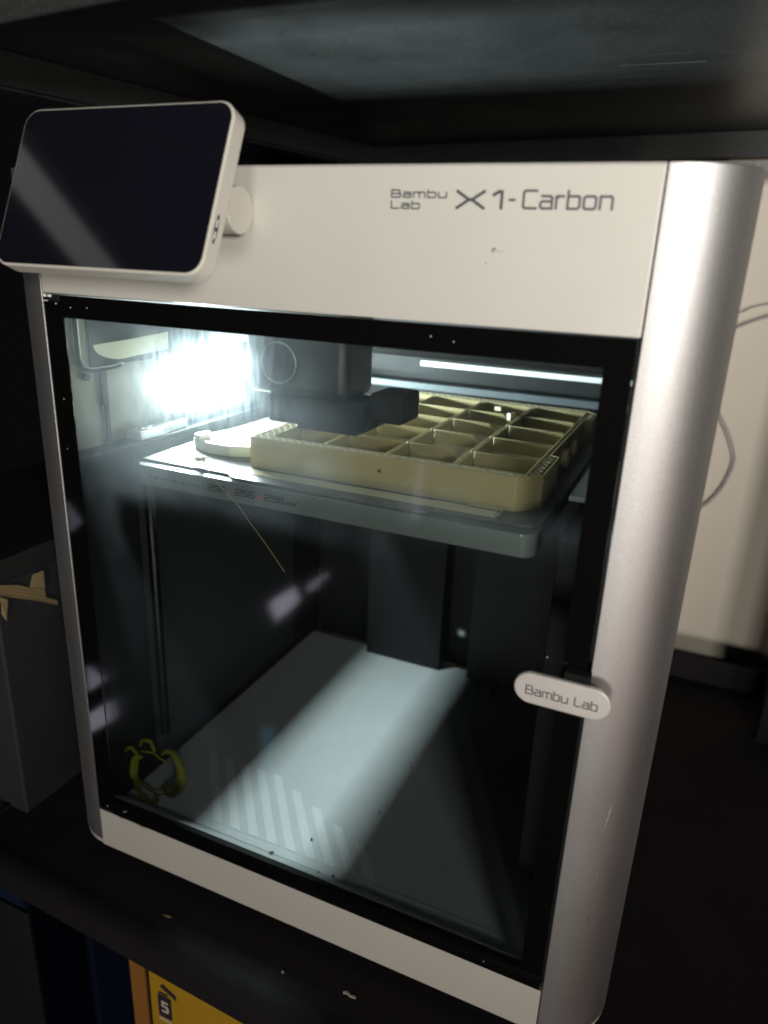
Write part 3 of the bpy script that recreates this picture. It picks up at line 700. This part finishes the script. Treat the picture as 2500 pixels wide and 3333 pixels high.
# torn tape flaps: each lifts a little off the carton
for poly, lift in (([(-6, 190), (9.9, 186.1), (24.4, 180.1), (35.6, 173.0), (46.4, 167.7), (46.5, 160.7), (57.3, 153.4), (56.8, 149.7), (38.1, 161.8), (8.6, 178.3), (-6, 184)], 0.6),
                   ([(37.1, 183.6), (45.6, 184.0), (46.4, 168.2), (34.3, 174.0)], 1.6), ([(6.5, 179.0), (12.6, 174.1), (10.6, 157.9), (8.4, 163.8), (7.8, 172.6)], 1.8)):
    n_ = len(poly); vs = []
    for t_ in (0, .5):
        for k_, (y, z) in enumerate(poly): vs.append((-244.4+lift*(1+.8*math.sin(1.7*k_))+t_, y, z))
    MB().add(vs, [tuple(range(n_)), tuple(range(2*n_-1, n_-1, -1))]+[(q, n_+q, n_+(q+1) % n_, (q+1) % n_) for q in range(n_)]).build('tape_strip', 'tape', bxl)

yb = thing('yellow_carton', (-60, 30, -420), 'yellow carton with a black number panel under the deck', 'box')
# front face turned a little; left side orange
BX(-108, 60, -20, 150, -420, -60).build('body', 'yellow', yb, bevel=0.6)
BX(-126, -112, -20, 150, -420, -60).build('side_flap', 'orange', yb, bevel=0.6)
BX(-112, -108.1, -18, 150, -420, -60).build('fold', 'black', yb)
BX(-101, -89, -20.2, -20.02, -116, -94).build('number_panel', 'boxink', yb)
letters_front('5', -98, -110.5, 11, 6.4, 2.0, -20.2, 'boxpale', yb, 'number')
BX(-99.5, -91.5, -20.2, -20.02, -93.2, -91).build('small_print', 'boxink', yb)
BX(-101, -90, -20.2, -20.02, -119.5, -117.6).build('small_print', 'boxpale', yb)
MB().prism([(-98, -86), (-84, -93), (-84, -88), (-96, -82)], -20.25, -20.02, 'y').build('small_print', 'boxink', yb)
o = BX(-330, -215, 24, 90, -420, -100).build('blue_bin', 'bluem', bevel=2.0); tag(o, 'dim blue plastic bin under the left end of the deck', 'bin')
o = BX(-600, 700, 400, 410, -430, -40).build('dark_backboard', 'black_rough'); tag(o, 'black board closing the space under the deck', 'board')

def spline(pts, k=8):
    P = [Vector(p) for p in pts]; out = []
    for i in range(len(P)-1):
        p0, p1, p2, p3 = P[max(i-1, 0)], P[i], P[i+1], P[min(i+2, len(P)-1)]
        for j in range(k):
            t = j/k; out.append(.5*((2*p1)+(-p0+p2)*t+(2*p0-5*p1+4*p2-p3)*t*t+(-p0+3*p1-3*p2+p3)*t**3))
    return out+[P[-1]]
o = MB().tube(spline([(120, 505, 330), (190, 508, 352), (207, 509, 362.5), (229, 510, 373), (260, 511, 384), (330, 511, 400)]), 1.25, 8).build('cable', 'cable', smooth=True); tag(o, 'grey cable rising to the right across the beige wall, lower of two', 'cable')
o = MB().tube(spline([(120, 512, 362), (190, 514, 372), (208, 514, 377), (232, 515, 386), (330, 515, 402)]), 0.8, 8).build('cable', 'cable', smooth=True); tag(o, 'thin brown grey cable just above the thicker one on the wall', 'cable')
o = MB().tube(spline([(150, 512, 300), (196, 512, 282), (214, 512, 262), (226, 512, 238), (228, 512, 222), (222, 512, 198), (209, 512, 176), (180, 512, 150)]), 1.15, 8).build('cable', 'cable', smooth=True); tag(o, 'grey cable loop bulging past the printer over the beige wall', 'cable')

# ================================================================== LIGHTS OF THE ROOM THAT THE GLASS MIRRORS
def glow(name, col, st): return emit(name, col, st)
cl = thing('ceiling_lamp', (-2180, -1350, 1900), 'long pale ceiling lamp mirrored as a band in the touchscreen', 'lamp')
BX(-2300, -2070, -1660, -900, 1912, 1960).build('housing', 'white', cl)
MB().add([(-2285, -1650, 1911), (-2075, -1650, 1911), (-2105, -910, 1911), (-2315, -910, 1911)], [(0, 1, 2, 3)]).build('diffuser', glow('ceiling_diffuser', (1.0, 0.98, 0.94), 0.85), cl)
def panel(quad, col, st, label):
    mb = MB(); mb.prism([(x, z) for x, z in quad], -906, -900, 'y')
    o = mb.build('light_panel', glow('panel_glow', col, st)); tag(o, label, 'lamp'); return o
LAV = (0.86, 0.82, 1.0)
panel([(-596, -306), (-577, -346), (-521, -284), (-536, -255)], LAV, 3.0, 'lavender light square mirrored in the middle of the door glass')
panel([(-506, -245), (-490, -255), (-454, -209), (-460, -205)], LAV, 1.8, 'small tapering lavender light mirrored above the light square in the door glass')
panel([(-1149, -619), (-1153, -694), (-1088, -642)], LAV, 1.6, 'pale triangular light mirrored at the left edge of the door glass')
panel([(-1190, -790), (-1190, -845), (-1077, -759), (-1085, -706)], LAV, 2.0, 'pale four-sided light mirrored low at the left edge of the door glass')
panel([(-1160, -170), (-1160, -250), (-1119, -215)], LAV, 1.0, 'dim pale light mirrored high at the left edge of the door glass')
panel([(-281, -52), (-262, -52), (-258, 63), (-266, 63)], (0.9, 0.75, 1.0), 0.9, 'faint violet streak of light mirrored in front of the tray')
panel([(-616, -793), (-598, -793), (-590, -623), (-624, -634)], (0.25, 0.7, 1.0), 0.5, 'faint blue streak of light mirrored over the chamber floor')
